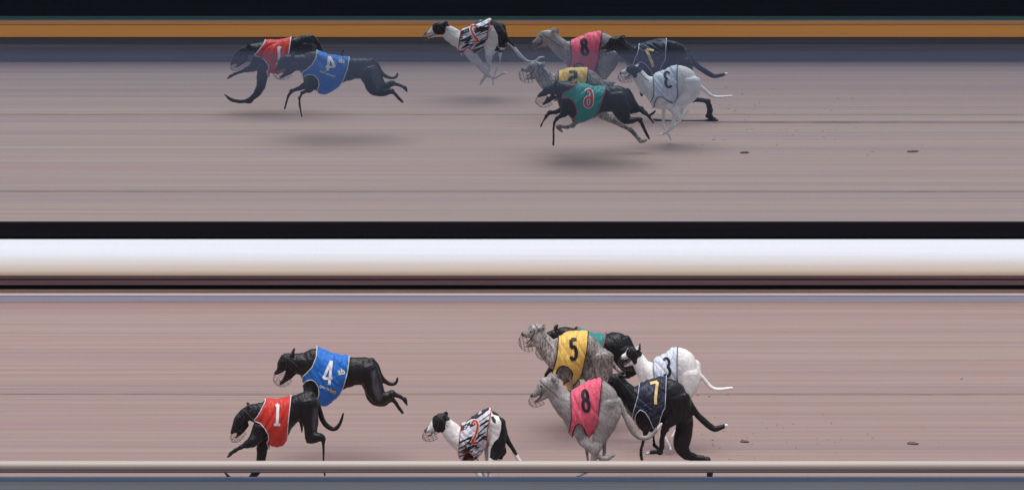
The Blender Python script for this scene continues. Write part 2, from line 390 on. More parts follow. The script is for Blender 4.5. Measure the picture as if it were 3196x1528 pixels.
def coat_mat(name, rough, n_amt, n_scale, dark, sheen=0.):
    m = bpy.data.materials.new(name); m.use_nodes = True; n = m.node_tree; b = n.nodes['Principled BSDF']
    at = n.nodes.new('ShaderNodeAttribute'); at.attribute_name = 'coat'
    tc = n.nodes.new('ShaderNodeTexCoord')
    def noise_(scale, vec, det=5, dist=0.):
        mp = n.nodes.new('ShaderNodeMapping'); mp.inputs['Scale'].default_value = vec; mp.inputs['Rotation'].default_value = (0, math.radians(-24), 0)
        t = n.nodes.new('ShaderNodeTexNoise'); t.inputs['Scale'].default_value = scale; t.inputs['Detail'].default_value = det; t.inputs['Distortion'].default_value = dist
        n.links.new(tc.outputs['Object'], mp.inputs[0]); n.links.new(mp.outputs[0], t.inputs[0]); return t
    t1_ = noise_(n_scale, (1.8, 1.3, .5), 8, 1.7)
    rp = n.nodes.new('ShaderNodeMapRange'); rp.inputs[1].default_value = .40; rp.inputs[2].default_value = .60
    n.links.new(t1_.outputs[0], rp.inputs[0])
    m1 = n.nodes.new('ShaderNodeMix'); m1.data_type = 'RGBA'; m1.blend_type = 'MULTIPLY'
    m1.inputs[0].default_value = 1
    dk = n.nodes.new('ShaderNodeMix'); dk.data_type = 'RGBA'; dk.inputs[6].default_value = (*dark, 1); dk.inputs[7].default_value = (1, 1, 1, 1)
    n.links.new(rp.outputs[0], dk.inputs[0])
    fa = n.nodes.new('ShaderNodeMix'); fa.data_type = 'RGBA'; fa.inputs[0].default_value = n_amt; fa.inputs[6].default_value = (1, 1, 1, 1)
    n.links.new(dk.outputs[2], fa.inputs[7])
    n.links.new(at.outputs['Color'], m1.inputs[6]); n.links.new(fa.outputs[2], m1.inputs[7])
    n.links.new(m1.outputs[2], b.inputs['Base Color'])
    b.inputs['Roughness'].default_value = rough; b.inputs['Specular IOR Level'].default_value = .35
    b.inputs['Sheen Weight'].default_value = sheen; b.inputs['Sheen Roughness'].default_value = .4
    bp = n.nodes.new('ShaderNodeBump'); bp.inputs['Strength'].default_value = .55; bp.inputs['Distance'].default_value = .014
    t2 = noise_(34, (1.2, 1, .6), 8, 1.0); n.links.new(t2.outputs[0], bp.inputs['Height'])
    n.links.new(bp.outputs[0], b.inputs['Normal'])
    return m
coat_black = coat_mat('black_coat', .38, .4, 12, (.5, .5, .6), .10)
coat_white = coat_mat('white_coat', .55, .25, 11, (.62, .60, .62), .1)
coat_grey = coat_mat('grey_brindle_coat', .42, .55, 36, (.42, .37, .38), .1)
coat_dark = coat_mat('dark_brindle_coat', .42, .8, 26, (.18, .14, .125), .1)
def cloth(name, col, wr=.5, pattern=None):
    m = bpy.data.materials.new(name); m.use_nodes = True; n = m.node_tree; b = n.nodes['Principled BSDF']
    b.inputs['Base Color'].default_value = (*col, 1); b.inputs['Roughness'].default_value = .48; b.inputs['Specular IOR Level'].default_value = .4
    b.inputs['Sheen Weight'].default_value = .12
    tc = n.nodes.new('ShaderNodeTexCoord')
    mp = n.nodes.new('ShaderNodeMapping'); mp.inputs['Scale'].default_value = (34, 14, 5); mp.inputs['Rotation'].default_value = (0, math.radians(-18), 0)
    t = n.nodes.new('ShaderNodeTexNoise'); t.inputs['Scale'].default_value = 1; t.inputs['Detail'].default_value = 4; t.inputs['Distortion'].default_value = .6
    bp = n.nodes.new('ShaderNodeBump'); bp.inputs['Strength'].default_value = min(1, wr * 1.7); bp.inputs['Distance'].default_value = .03
    n.links.new(tc.outputs['Object'], mp.inputs[0]); n.links.new(mp.outputs[0], t.inputs[0]); n.links.new(t.outputs[0], bp.inputs['Height']); n.links.new(bp.outputs[0], b.inputs['Normal'])
    if pattern:
        c2, sc, lo, hi = pattern
        mq = n.nodes.new('ShaderNodeMapping'); mq.vector_type = 'TEXTURE'; mq.inputs['Rotation'].default_value = (0, math.radians(-34), 0); mq.inputs['Scale'].default_value = sc
        tq = n.nodes.new('ShaderNodeTexNoise'); tq.inputs['Scale'].default_value = 1; tq.inputs['Detail'].default_value = 3; tq.inputs['Distortion'].default_value = .7
        rp = n.nodes.new('ShaderNodeMapRange'); rp.inputs[1].default_value = lo; rp.inputs[2].default_value = hi
        mx = n.nodes.new('ShaderNodeMix'); mx.data_type = 'RGBA'; mx.inputs[6].default_value = (*col, 1); mx.inputs[7].default_value = (*c2, 1)
        n.links.new(tc.outputs['Object'], mq.inputs[0]); n.links.new(mq.outputs[0], tq.inputs[0]); n.links.new(tq.outputs[0], rp.inputs[0])
        n.links.new(rp.outputs[0], mx.inputs[0]); n.links.new(mx.outputs[2], b.inputs['Base Color'])
    return m
wire = mat('muzzle_wire', (.05, .045, .05), .6)
strap_m = mat('muzzle_strap', (.07, .06, .055), .6)
eye_m = mat('dark_eye', (.01, .007, .006), .08)
tongue_m = mat('tongue_pink', (.16, .07, .075), .5)

def thin_tube(paths, r, n=5):
    V = []; F = []
    for p in paths:
        p = [Vector(q) for q in p]
        o = len(V)
        for i, q in enumerate(p):
            t = (p[min(len(p) - 1, i + 1)] - p[max(0, i - 1)]).normalized()
            a = Vector((0, 1, 0)) if abs(t.y) < .8 else Vector((1, 0, 0))
            s = t.cross(a).normalized(); u = t.cross(s)
            for k in range(n):
                g = 2 * math.pi * k / n; V.append(q + s * math.cos(g) * r + u * math.sin(g) * r)
        for i in range(len(p) - 1):
            for k in range(n): F.append((o + i * n + k, o + i * n + (k + 1) % n, o + (i + 1) * n + (k + 1) % n, o + (i + 1) * n + k))
    return V, F

def arc(cx, cy, rx, ry, a0, a1, n=10):
    return [(cx + rx * math.cos(math.radians(a0 + (a1 - a0) * i / n)), cy + ry * math.sin(math.radians(a0 + (a1 - a0) * i / n))) for i in range(n + 1)]
GLYPH = {
    '1': [[(-.32, .90), (-.1, .93), (.05, .98)], [(.0, .97), (.0, .5), (.0, .03)], [(-.45, .03), (.45, .03)]],
    '2': [arc(0, .76, .42, .22, 165, -10) + [(.36, .6), (.1, .36), (-.3, .1), (-.42, .02)], [(-.42, .03), (.46, .03)]],
    '3': [arc(-.02, .76, .40, .22, 150, -80), arc(-.02, .28, .44, .26, 85, -150)],
    '4': [[(.22, .0), (.22, 1.0)], [(.22, 1.0), (-.2, .6), (-.5, .27)], [(-.5, .27), (.5, .27)]],
    '5': [[(.45, .97), (-.36, .97)], [(-.36, .97), (-.38, .58)], [(-.38, .58)] + arc(-.02, .33, .44, .31, 125, -150)],
    '6': [[(.40, .86), (.25, .96), (0, .98), (-.25, .90), (-.40, .68), (-.44, .4)], arc(0, .29, .44, .28, 0, 360, 20)],
    '7': [[(-.45, .96), (.42, .96)], [(.42, .96), (.2, .55), (.05, .03)]],
    '8': [arc(0, .76, .35, .22, 0, 360, 18), arc(0, .28, .44, .27, 0, 360, 18)]}
GLYPH7 = [[(-.5, .93), (-.05, .97), (.42, 1.0)], [(.42, 1.0), (.30, .6), (.22, .3), (.24, .02)]]

def ribbon(lines, hw):
    """2-D polylines -> little quads (a list of vertices, a list of faces), plus round joints"""
    V = []; F = []
    for ln in lines:
        p = []
        for i in range(len(ln) - 1):
            (ax, ay), (bx, by) = ln[i], ln[i + 1]; m = max(1, int(math.hypot(bx - ax, by - ay) / .012))
            for s in range(m): p.append((ax + (bx - ax) * s / m, ay + (by - ay) * s / m))
        p.append(ln[-1]); o = len(V)
        for i, (x, y) in enumerate(p):
            a = p[max(0, i - 1)]; b = p[min(len(p) - 1, i + 1)]; dx, dy = b[0] - a[0], b[1] - a[1]; L = math.hypot(dx, dy) or 1
            nx, ny = -dy / L, dx / L
            for q in (-1, -.33, .33, 1): V.append((x + nx * hw * q, y + ny * hw * q))
        for i in range(len(p) - 1):
            for q in range(3): F.append((o + i * 4 + q, o + i * 4 + q + 1, o + (i + 1) * 4 + q + 1, o + (i + 1) * 4 + q))
    return V, F
def project(V2, F2, bvh, Y0, side, lift):
    # printed on along the line of sight, from the camera's side or from the mirror's; V2 = (X, picture row)
    out = []; ok = []; z = 0
    for x, y in V2:
        zf_ = (lambda Y: z_direct(y, Y)) if side < 0 else (lambda Y: z_mirror(y, Y))
        o = Vector((x, Y0 + side * .6, zf_(Y0 + side * .6))); q = Vector((x, Y0 - side * .5, zf_(Y0 - side * .5)))
        h = bvh.ray_cast(o, (q - o).normalized(), 1.3)
        if h[0] is None: out.append(o); ok.append(False)
        else: out.append(h[0] - (q - o).normalized() * lift); ok.append(True)
    F = [f for f in F2 if all(ok[i] for i in f)]
    F = [f for f in F if max(out[i].y for i in f) - min(out[i].y for i in f) < .05]
    return out, F
def flat_text(body, fr, u, v, width_px, ang, flip, Y):
    cu = bpy.data.curves.new('t', 'FONT'); cu.body = body; cu.size = 1; cu.align_x = 'CENTER'; cu.align_y = 'CENTER'; cu.offset = .022; cu.resolution_u = 3; cu.fill_mode = 'FRONT'
    ob = bpy.data.objects.new('t', cu); COL.objects.link(ob); dg = bpy.context.evaluated_depsgraph_get()
    me = bpy.data.meshes.new_from_object(ob.evaluated_get(dg)); bpy.data.objects.remove(ob); bpy.data.curves.remove(cu)
    xs = [q.co.x for q in me.vertices]; sc = width_px / FR[fr][2] / S / (max(xs) - min(xs))
    c = Vector((px_x(FR[fr][0] + u / FR[fr][2]), 0, 0)); yc = FR[fr][1] + v / FR[fr][2]; ca, sa = math.cos(ang), math.sin(ang); out = []
    for q in me.vertices:
        x, y = q.co.x * sc, q.co.y * sc * 1.1; x, y = x * ca - y * sa, x * sa + y * ca
        out.append((c.x + (-x if flip else x), yc - y * S * CS * (.78 if flip else 1)))
    F = [tuple(p.vertices) for p in me.polygons]; bpy.data.meshes.remove(me)
    return out, F

VOX = .0058
def dog(d):
    Y0 = d['Y']; dfr = d['fr']
    def st(fr, L, dy=0., wf=.92):
        r = []
        for s in L:
            f2 = fr; q = s
            if isinstance(s[0], str): f2 = s[0]; q = s[1:]
            yy = q[3] if len(q) > 3 else dy
            p = P(f2, q[0], q[1], Y0 + yy); rr = q[2] / FR[f2][2] / S
            r.append((p.x, p.y, p.z, rr, rr * wf))
        return r
    tor = [(P(d['tfr'], u, a, Y0).x, Y0, P(d['tfr'], u, a, Y0).z, P(d['tfr'], u, b, Y0).z, w_) for u, a, b, w_ in d['torso']]
    def blend(L, side):                     # legs leave the trunk at its side and settle at their own track
        n_ = len(L)
        return L
    parts = [loft(tor)]
    cloth_parts = [loft(tor, .020)]
    nk = st(*d['neck'], wf=.74) if len(d['neck']) == 2 else None
    parts.append(sweep(nk)); cloth_parts.append(sweep(nk[:max(2, d.get('nkc', 2))], .013))
    jaw = st(*d['jaw'], wf=.75); parts.append(sweep(jaw))
    for e in d['ears']: 
        for sgn in (-1, 1):
            E = [(x, Y0 + sgn * (.038 + .012 * i), z, r, max(.006, r * .35)) for i, (x, y, z, r, w_) in enumerate(st(*e))]
            parts.append(sweep(E, n=10))
    for nm, fr, L, dy, front in d['legs']:
        sgn = 1 if dy > 0 else -1
        q = st(fr, L, dy); m_ = []
        for i, s in enumerate(q):
            # upper leg hugs the body (flat muscle), lower leg is round
            if s[3] > .05: m_.append((s[0], Y0 + (s[1] - Y0) * (.70 if front else .66), s[2], s[3], min(s[3] * .62, .064)))
            else: m_.append((s[0], s[1], s[2], max(s[3], .0105), max(s[3] * .9, .0105)))
        mm_ = [m_[0]]
        for i in range(1, len(m_)):
            a_, b_ = m_[i - 1], m_[i]
            if b_[3] < .045:
                jb = 1.0
                if i < len(m_) - 1:
                    v1 = Vector(b_[:3]) - Vector(a_[:3]); v2 = Vector(m_[i + 1][:3]) - Vector(b_[:3])
                    jb = 1.18 if v1.angle(v2) > .42 else .93
                for t_, q_ in ((.3, .93), (.65, .86)):
                    if (Vector(b_[:3]) - Vector(a_[:3])).length > .05:
                        mm_.append(tuple((a_[k] + (b_[k] - a_[k]) * t_) * (q_ if k > 2 and a_[3] < .045 else 1) for k in range(5)))
                mm_.append((b_[0], b_[1], b_[2], b_[3] * jb, b_[4] * jb))
            else: mm_.append(b_)
        parts.append(sweep(mm_))
        if front: cloth_parts.append(sweep(m_[:2], .012))
        elif d.get('thigh_cloth', True): pass
        # toes
        a, b = Vector(m_[-2][:3]), Vector(m_[-1][:3]); t = (b - a).normalized(); rr = max(.014, m_[-2][3] * .8)
        for k in (-1.5, -.5, .5, 1.5):
            c = a.lerp(b, .6) + Vector((0, k * rr * .62, 0)); e = b + Vector((0, k * rr * .75, 0)) + t * (.010 if abs(k) < 1 else .002)
            parts.append(sweep([(c.x, c.y, c.z, rr * .62, rr * .5), (e.x, e.y, e.z, rr * .6, rr * .46)], n=8))
    parts.append(sweep(st(*d['tail'])))
    for b_ in d.get('extra', []): parts.append(sweep(st(*b_)))
    me = fuse(parts, VOX, 3, .5)
    gx = sum(t[0] for t in tor) / len(tor)
    root = empty('greyhound', (gx, Y0, 0)); org = Vector((gx, Y0, 0))
    # soft muscle relief
    bmv = me.vertices
    nrm = [v.normal.copy() for v in bmv]
    for v, nn in zip(bmv, nrm):
        p = v.co
        rg = 1 - 2.4 * abs(noise.noise(Vector((p.x * 13 + p.z * 5, p.y * 8, p.z * 7 - p.x * 3 + d['n'] * 3))))
        big = (1.0 if p.z > .45 else .4) * (.2 if p.x > tor[-1][0] + .05 else 1)
        k = (noise.noise(Vector((p.x * 9, p.y * 7, p.z * 7)) + Vector((d['n'] * 7, 0, 0))) * .009 - max(0, rg) ** 2 * .0036 + noise.noise(Vector((p.x * 26 + p.z * 8, p.y * 16, p.z * 15 + d['n']))) * .0035) * big
        v.co = p + nn * k * d.get('relief', 1.)
    # coat colours
    ca = me.color_attributes.new('coat', 'FLOAT_COLOR', 'POINT'); colf = d['coat']
    for i, v in enumerate(me.vertices):
        x = v.co.x * S + 1598; yd = pic_y(Y0, v.co.z)
        c = colf(x, yd, v.co, v.co.y < Y0)
        ca.data[i].color = (c[0], c[1], c[2], 1)
    for v in me.vertices: v.co -= org
    me.polygons.foreach_set('use_smooth', [True] * len(me.polygons)); me.materials.append(d['cm'])
    body = bpy.data.objects.new('body', me); COL.objects.link(body); body.parent = root
    bvb = BVHTree.FromPolygons([v.co + org for v in me.vertices], [tuple(p.vertices) for p in me.polygons])
    # --- racing jacket
    cme = fuse(cloth_parts, .0072, 8, .5)
    pf, poly = d['vest']; pol = []
    for u, v_ in poly: q = P(pf, u, v_, Y0 - .0); pol.append((q.x, q.z))
    bm = bmesh.new(); bm.from_mesh(cme); bpy.data.meshes.remove(cme)
    ang = d.get('fold', -.5); cg, sg = math.cos(ang), math.sin(ang)
    bm.normal_update()
    for v in bm.verts:
        p = v.co; a = p.x * cg - p.z * sg; b = p.x * sg + p.z * cg
        k = noise.noise(Vector((a * 26, p.y * 6, b * 5 + d['n'] * 3))) * .0085 + noise.noise(Vector((a * 12, p.y * 5, b * 6 + 5))) * .008 - max(0, 1 - 4 * abs(noise.noise(Vector((a * 15, p.y * 4, b * 2.4 - d['n']))))) * .009
        v['x'] if False else None
        v.co = p + v.normal * (k + .001)
    for v in bm.verts: v.tag = in_poly(v.co.x, v.co.z, pol)
    dele = [f for f in bm.faces if sum(v.tag for v in f.verts) * 2 < len(f.verts)]
    bmesh.ops.delete(bm, geom=dele, context='FACES')
    # keep the largest piece
    seen = set(); best = []
    for f in bm.faces:
        if f in seen: continue
        stack = [f]; comp = []; seen.add(f)
        while stack:
            g = stack.pop(); comp.append(g)
            for e in g.edges:
                for h in e.link_faces:
                    if h not in seen: seen.add(h); stack.append(h)
        if len(comp) > len(best): best = comp
    bs = set(best); bmesh.ops.delete(bm, geom=[f for f in bm.faces if f not in bs], context='FACES')
    bnd = [v for v in bm.verts if any(e.is_boundary for e in v.link_edges)]
    for v in bnd:
        (qx, qz), dd = near_poly(v.co.x, v.co.z, pol)
        if dd < .014: v.co.x = qx; v.co.z = qz
    for it in range(2):
        new = {}
        for v in bnd:
            nb = [e.other_vert(v) for e in v.link_edges if e.is_boundary]
            if len(nb) == 2: new[v] = v.co * .5 + (nb[0].co + nb[1].co) * .25
        for v, c in new.items(): v.co = c
    # hem lines
    bedges = [e for e in bm.edges if e.is_boundary]; loops = []; used = set()
    for e in bedges:
        if e in used: continue
        used.add(e); path = [e.verts[0], e.verts[1]]
        while True:
            nx = [q for q in path[-1].link_edges if q.is_boundary and q not in used]
            if not nx: break
            used.add(nx[0]); path.append(nx[0].other_vert(path[-1]))
        if len(path) > 8: loops.append([v.co.copy() for v in path])
    bm.normal_update(); vme = bpy.data.meshes.new('vest')
    V = [v.co.copy() for v in bm.verts]; bm.verts.index_update(); Fq = [tuple(v.index for v in f.verts) for f in bm.faces]
    bvh = BVHTree.FromPolygons(V, Fq)
    for v in bm.verts: v.co -= org
    bm.to_mesh(vme); bm.free(); vme.polygons.foreach_set('use_smooth', [True] * len(vme.polygons)); vme.materials.append(d['vm'])
    vest = bpy.data.objects.new('racing_jacket', vme); COL.objects.link(vest); vest.parent = root
    sm = vest.modifiers.new('thick', 'SOLIDIFY'); sm.thickness = .004; sm.offset = -1
    vest['label'] = d['vlabel']
    tv, tf = thin_tube(loops, d.get('trim_r', .0048), 6)
    link_mesh('trim', tv, tf, d['tm'], vest, True, org)
    # numbers on both flanks
    for side, (fr, u, vt, vb, wd, sl) in ((-1, d['num']), (1, d['numf'])):
        x0_, y0_, k_, _m = FR[fr]; ax_ = px_x(x0_ + u / k_); ya, yb = y0_ + vt / k_, y0_ + vb / k_; H = (yb - ya); W = wd / k_ / S
        SQ = S * CS * (.78 if side > 0 else 1)
        G = GLYPH7 if d['digit'] == '7' else GLYPH[d['digit']]
        flip = -1 if side > 0 else 1
        L = [[(ax_ + (x * W * flip + sl / k_ / S * (y - .5)), y * H / SQ) for x, y in ln] for ln in G]
        to_row = lambda V: [(x, yb - y * SQ) for x, y in V]
        hw = d.get('stroke', .013)
        if d.get('outline'):
            v2, f2 = ribbon([l for l in L], hw + .006); o3, f3 = project(to_row(v2), f2, bvh, Y0, side, .0035)
            link_mesh('number_outline', o3, f3, d['outline'], vest, True, org)
        v2, f2 = ribbon(L, hw); o3, f3 = project(to_row(v2), f2, bvh, Y0, side, .0055)
        link_mesh('number', o3, f3, d['nm'], vest, True, org)
    for side, body_, fr, u, v_, wp, an, m_ in d.get('text', []):
        v2, f2 = flat_text(body_, fr, u, v_, wp, an, side > 0, Y0 + side * .12)
        o3, f3 = project(v2, f2, bvh, Y0, side, .0055); link_mesh('lettering', o3, f3, m_, vest, True, org)
    # collar flap on the jacket
    # --- eyes
    fr, u, v_ = d['eye']
    ep = P(fr, u, v_, Y0)
    for side in (-1, 1):
        h = bvb.ray_cast(Vector((ep.x, Y0 + side * .5, ep.z)), Vector((0, -side, 0)), .6)
        if h[0] is not None:
            c = h[0]; bmx = bmesh.new(); bmesh.ops.create_uvsphere(bmx, u_segments=10, v_segments=8, radius=.0105)
            ms = bpy.data.meshes.new('eye'); bmx.to_mesh(ms); bmx.free(); ms.materials.append(eye_m); ms.polygons.foreach_set('use_smooth', [True] * len(ms.polygons))
            eo = bpy.data.objects.new('eye', ms); COL.objects.link(eo); eo.parent = root; eo.location = c - org - Vector((0, side * .003, 0))
    # --- wire muzzle
    N = Vector(nk[-1][:3]); J = Vector(jaw[-1][:3]); Bk = (Vector(nk[-3][:3]) + Vector(jaw[-3][:3])) / 2
    tipm = (N + J) / 2; ax = (tipm - Bk).normalized(); ax.y = 0; ax.normalize(); up = Vector((-ax.z, 0, ax.x))
    if up.z < 0: up = -up
    spread = (N - J).length / 2
    Lc = (tipm - Bk).length + .055; Rv = max(.068, spread * 1.2 + .03); Rw = .055
    cen = Bk - up * d.get('mz', .024); paths = []
    def cp(t, a):       # t 0..1 along the cage, a round it
        q = math.sqrt(max(0, 1 - t ** 2.6))
        q = max(q, .10); rr = Rv * (.92 + .0 * t)
        return cen + ax * (t * Lc) + up * (math.cos(a) * rr * q) + Vector((0, math.sin(a) * Rw * q, 0))
    for t in (.0, .3, .6, .85): paths.append([cp(t, 2 * math.pi * k / 16) for k in range(17)])
    for k in range(10): paths.append([cp(i / 9, 2 * math.pi * k / 10) for i in range(10)])
    mv, mf = thin_tube(paths, .0013, 4)
    muz = link_mesh('wire_muzzle', mv, mf, d.get('wire', wire), root, True, org)
    sk = Vector(nk[-5][:3]) if len(nk) > 5 else Vector(nk[-3][:3])
    sp = []
    for side in (-1, 1):
        pth = []
        for i in range(9):
            t = i / 8; q = cen.lerp(sk + up * .01, t)
            h = bvb.ray_cast(Vector((q.x, Y0 + side * .5, q.z)), Vector((0, -side, 0)), .6)
            yy = h[0].y + side * .003 if h[0] is not None else Y0 + side * .04
            pth.append(Vector((q.x, yy, q.z)))
        sp.append(pth)
    q0 = Vector(nk[-5][:3]) if len(nk) > 5 else Vector(nk[-3][:3]); ring_ = []
    tdir = (Vector(nk[-4][:3]) - q0); tdir.y = 0; tdir.normalize(); ud = Vector((-tdir.z, 0, tdir.x)); base_ = q0 - tdir * .035
    for i in range(21):
        a = 2 * math.pi * i / 20; dr = ud * math.cos(a) + Vector((0, math.sin(a), 0))
        h = bvb.ray_cast(base_ + dr * .3, -dr, .32)
        if h[0] is not None: ring_.append(h[0] + dr * .003)
    if len(ring_) > 15: sp.append(ring_)
    sv, sf = thin_tube(sp, .0026, 6); link_mesh('strap', sv, sf, strap_m, muz, True, org)
    # tongue
    tg = J.lerp(N, .3); bk = Vector(jaw[0][:3]).lerp(N, .35)
    tv_, tf_ = sweep([(bk.x, Y0, bk.z, .008, .016), (tg.x + .03, Y0, tg.z + .004, .006, .015), (tg.x + .004, Y0, tg.z, .004, .010)], n=10)
    link_mesh('tongue', tv_, tf_, tongue_m, root, True, org)
    tag(root, d['label'], 'greyhound', 'greyhounds racing over the sand')
    return root

def pp(fr, poly):
    x0, y0, k, m = FR[fr]
    return [(x0 + u / k, y0 + v / k) for u, v in poly]
BLK = (.0115, .011, .0145); WHT = (.82, .80, .80)
def fwd_mirror_y(z, Y):
    lo, hi = -80, 760
    for _ in range(24):
        m = (lo + hi) / 2
        if z_mirror(m, Y) < z: hi = m
        else: lo = m
    return lo
DOGS = []
T1 = pp('D', [(880, 560), (925, 570), (935, 680), (918, 790), (885, 815), (868, 700)])
T4 = pp('D', [(1385, 240), (1435, 230), (1470, 330), (1500, 430), (1490, 530), (1440, 520), (1400, 420)])
def thigh_patch(x, y, poly, p):               # a paler grey patch on the thigh of the black dogs
    q, dd = near_poly(x, y, poly); k = min(1, dd / 9) if in_poly(x, y, poly) else 0
    k *= .75 + .5 * noise.noise(Vector((p.x * 60, p.y * 20, p.z * 12)))
    br = .006 * max(0, noise.noise(p * 5))
    return (BLK[0] + br + .075 * k, BLK[1] + br * .6 + .075 * k, BLK[2] + br * .4 + .085 * k)
# ---- 1 red
def c1(x, y, p, near):
    return thigh_patch(x, y, T1, p)
DOGS.append(dict(n=1, Y=-7.19, fr='D', tfr='D', coat=c1, cm=coat_black, label='black greyhound in red jacket 1, leading the race on the near side',
    torso=[(425, 550, 790, .07), (465, 533, 860, .095), (520, 530, 900, .115), (580, 527, 920, .12), (630, 518, 895, .115), (680, 503, 815, .105), (730, 482, 735, .09), (780, 458, 690, .085), (830, 448, 690, .085), (875, 465, 680, .07), (905, 505, 640, .045)],
    neck=('D', [(470, 650, 110), (410, 640, 98), (350, 640, 82), (295, 655, 68), (250, 700, 60), (218, 755, 40), (192, 795, 26), (176, 812, 17)]), nkc=2,
    jaw=('D', [(300, 730, 36), (260, 790, 26), (228, 835, 17), (210, 862, 10)]), ears=[('D', [(315, 598, 14), (325, 575, 18), (310, 562, 10)])],
    legs=[('fl', 'D', [(430, 770, 78), (400, 845, 66), (350, 895, 46), (280, 928, 32), (215, 958, 24), (170, 988, 21), (146, 1014, 14)], -.07, True),
          ('fr', 'M', [(450, 360, 62), (445, 450, 48), (432, 530, 44), (395, 600, 38), (325, 658, 32), (250, 665, 26), (190, 655, 24), (155, 637, 18), (122, 608, 8)], .08, True),
          ('hl', 'D', [(842, 555, 98), (858, 680, 78), (866, 790, 60), (860, 860, 54), (905, 855, 40), (950, 850, 34), (976, 862, 22), (979, 950, 13), (979, 1050, 11), (983, 1130, 12), (990, 1175, 8)], -.07, False),
          ('hr', 'D', [(835, 560, 88), (810, 640, 56), (780, 700, 20), (785, 750, 15), (793, 786, 7)], .07, False)],
    tail=('D', [(870, 480, 34), (918, 545, 28), (946, 620, 24), (972, 700, 23), (1012, 752, 23), (1070, 778, 20), (1110, 750, 17), (1135, 700, 13), (1152, 640, 9)]),
    vest=('D', [(474, 480), (468, 528), (440, 580), (402, 648), (372, 688), (380, 697), (425, 706), (468, 748), (496, 800), (502, 850), (482, 892), (500, 960), (580, 1000), (650, 960), (660, 855), (665, 750), (676, 640), (692, 500), (698, 460)]),
    vm=cloth('red_cloth', (.60, .035, .025)), tm=mat('white_trim', (.7, .7, .75), .6), nm=mat('white_print', (.78, .78, .80), .6), digit='1', stroke=.013, fold=.35,
    num=('D', 578, 555, 745, 62, 8), numf=('M', 590, 180, 335, 60, -4), eye=('D', 248, 668), vlabel='red racing jacket with white number 1'))
# ---- 4 blue
DOGS.append(dict(n=4, Y=-5.84, fr='D', tfr='D', coat=lambda x, y, p, n: thigh_patch(x, y, T4, p), cm=coat_black, label='black greyhound in blue jacket 4, stretched out behind the red 1 dog',
    torso=[(800, 115, 370, .07), (850, 82, 440, .09), (900, 76, 520, .11), (950, 88, 550, .12), (1000, 108, 558, .125), (1050, 128, 530, .12), (1100, 142, 482, .11), (1150, 148, 435, .095), (1210, 152, 410, .09), (1270, 152, 395, .085), (1330, 150, 400, .09), (1380, 160, 400, .085), (1420, 202, 370, .06)],
    neck=('D', [(860, 215, 125), (800, 210, 105), (745, 205, 92), (700, 195, 80), (660, 180, 70), (628, 215, 58), (600, 255, 36), (575, 280, 24), (560, 290, 18)]), nkc=2,
    jaw=('D', [(705, 270, 50), (665, 325, 34), (628, 362, 20), (603, 385, 10)]), ears=[('D', [(690, 140, 14), (712, 118, 16), (722, 92, 7)])],
    legs=[('fl', 'M', [('D', 865, 410, 72), ('M', 862, 440, 66), ('M', 842, 510, 44), (780, 545, 29), (705, 568, 23), (672, 615, 16), (655, 668, 12), (642, 722, 9)], -.08, True),
          ('fr', 'M', [(880, 420, 66), (875, 500, 56), (850, 562, 34), (795, 590, 23), (770, 628, 14), (770, 690, 11), (780, 750, 11), (789, 792, 6)], .08, True),
          ('hl', 'D', [(1355, 255, 98), (1392, 350, 92), (1432, 450, 82), (1470, 515, 62), (1530, 495, 45), (1580, 470, 32), (1640, 490, 20), (1688, 520, 18), (1706, 560, 10)], -.05, False),
          ('hr', 'D', [(1360, 265, 95), (1405, 390, 88), (1445, 500, 74), (1500, 530, 48), (1570, 508, 30), (1608, 545, 19), (1640, 595, 18), (1668, 632, 15)], .07, False)],
    tail=('D', [(1400, 185, 34), (1445, 240, 26), (1472, 305, 23), (1510, 355, 22), (1560, 383, 18), (1604, 380, 16), (1622, 352, 12), (1624, 330, 8)]),
    vest=('D', [(924, 20), (922, 66), (914, 130), (880, 210), (832, 268), (796, 302), (794, 345), (800, 372), (832, 334), (876, 321), (912, 340), (936, 386), (940, 450), (925, 506), (932, 560), (990, 620), (1060, 570), (1102, 500), (1150, 400), (1188, 260), (1203, 150), (1203, 100)]),
    vm=cloth('blue_cloth', (.015, .16, .60)), tm=mat('pale_trim', (.62, .66, .55), .6), nm=mat('white_print', (.78, .78, .80), .6), digit='4', stroke=.013, fold=-.6,
    num=('D', 1022, 182, 392, 78, 20), numf=('M', 1040, 268, 395, 80, 14), eye=('D', 622, 175), vlabel='blue racing jacket with white number 4',
    text=[(-1, 'sb', 'D', 1135, 278, 60, math.radians(8), mat('cream_print', (.75, .68, .45), .6)), (-1, 'sports', 'D', 988, 415, 92, math.radians(-24), mat('white_print', (.7, .72, .8), .6)), (-1, 'bet', 'D', 1062, 447, 56, math.radians(-20), mat('yellow_print', (.75, .55, .10), .6)),
          (1, 'sb', 'M', 1138, 310, 55, math.radians(0), mat('cream_print', (.7, .6, .35), .6)), (1, 'sports', 'M', 1045, 432, 88, math.radians(20), mat('white_print', (.7, .72, .8), .6)), (1, 'bet', 'M', 972, 404, 52, math.radians(20), mat('yellow_print', (.75, .55, .10), .6))]))
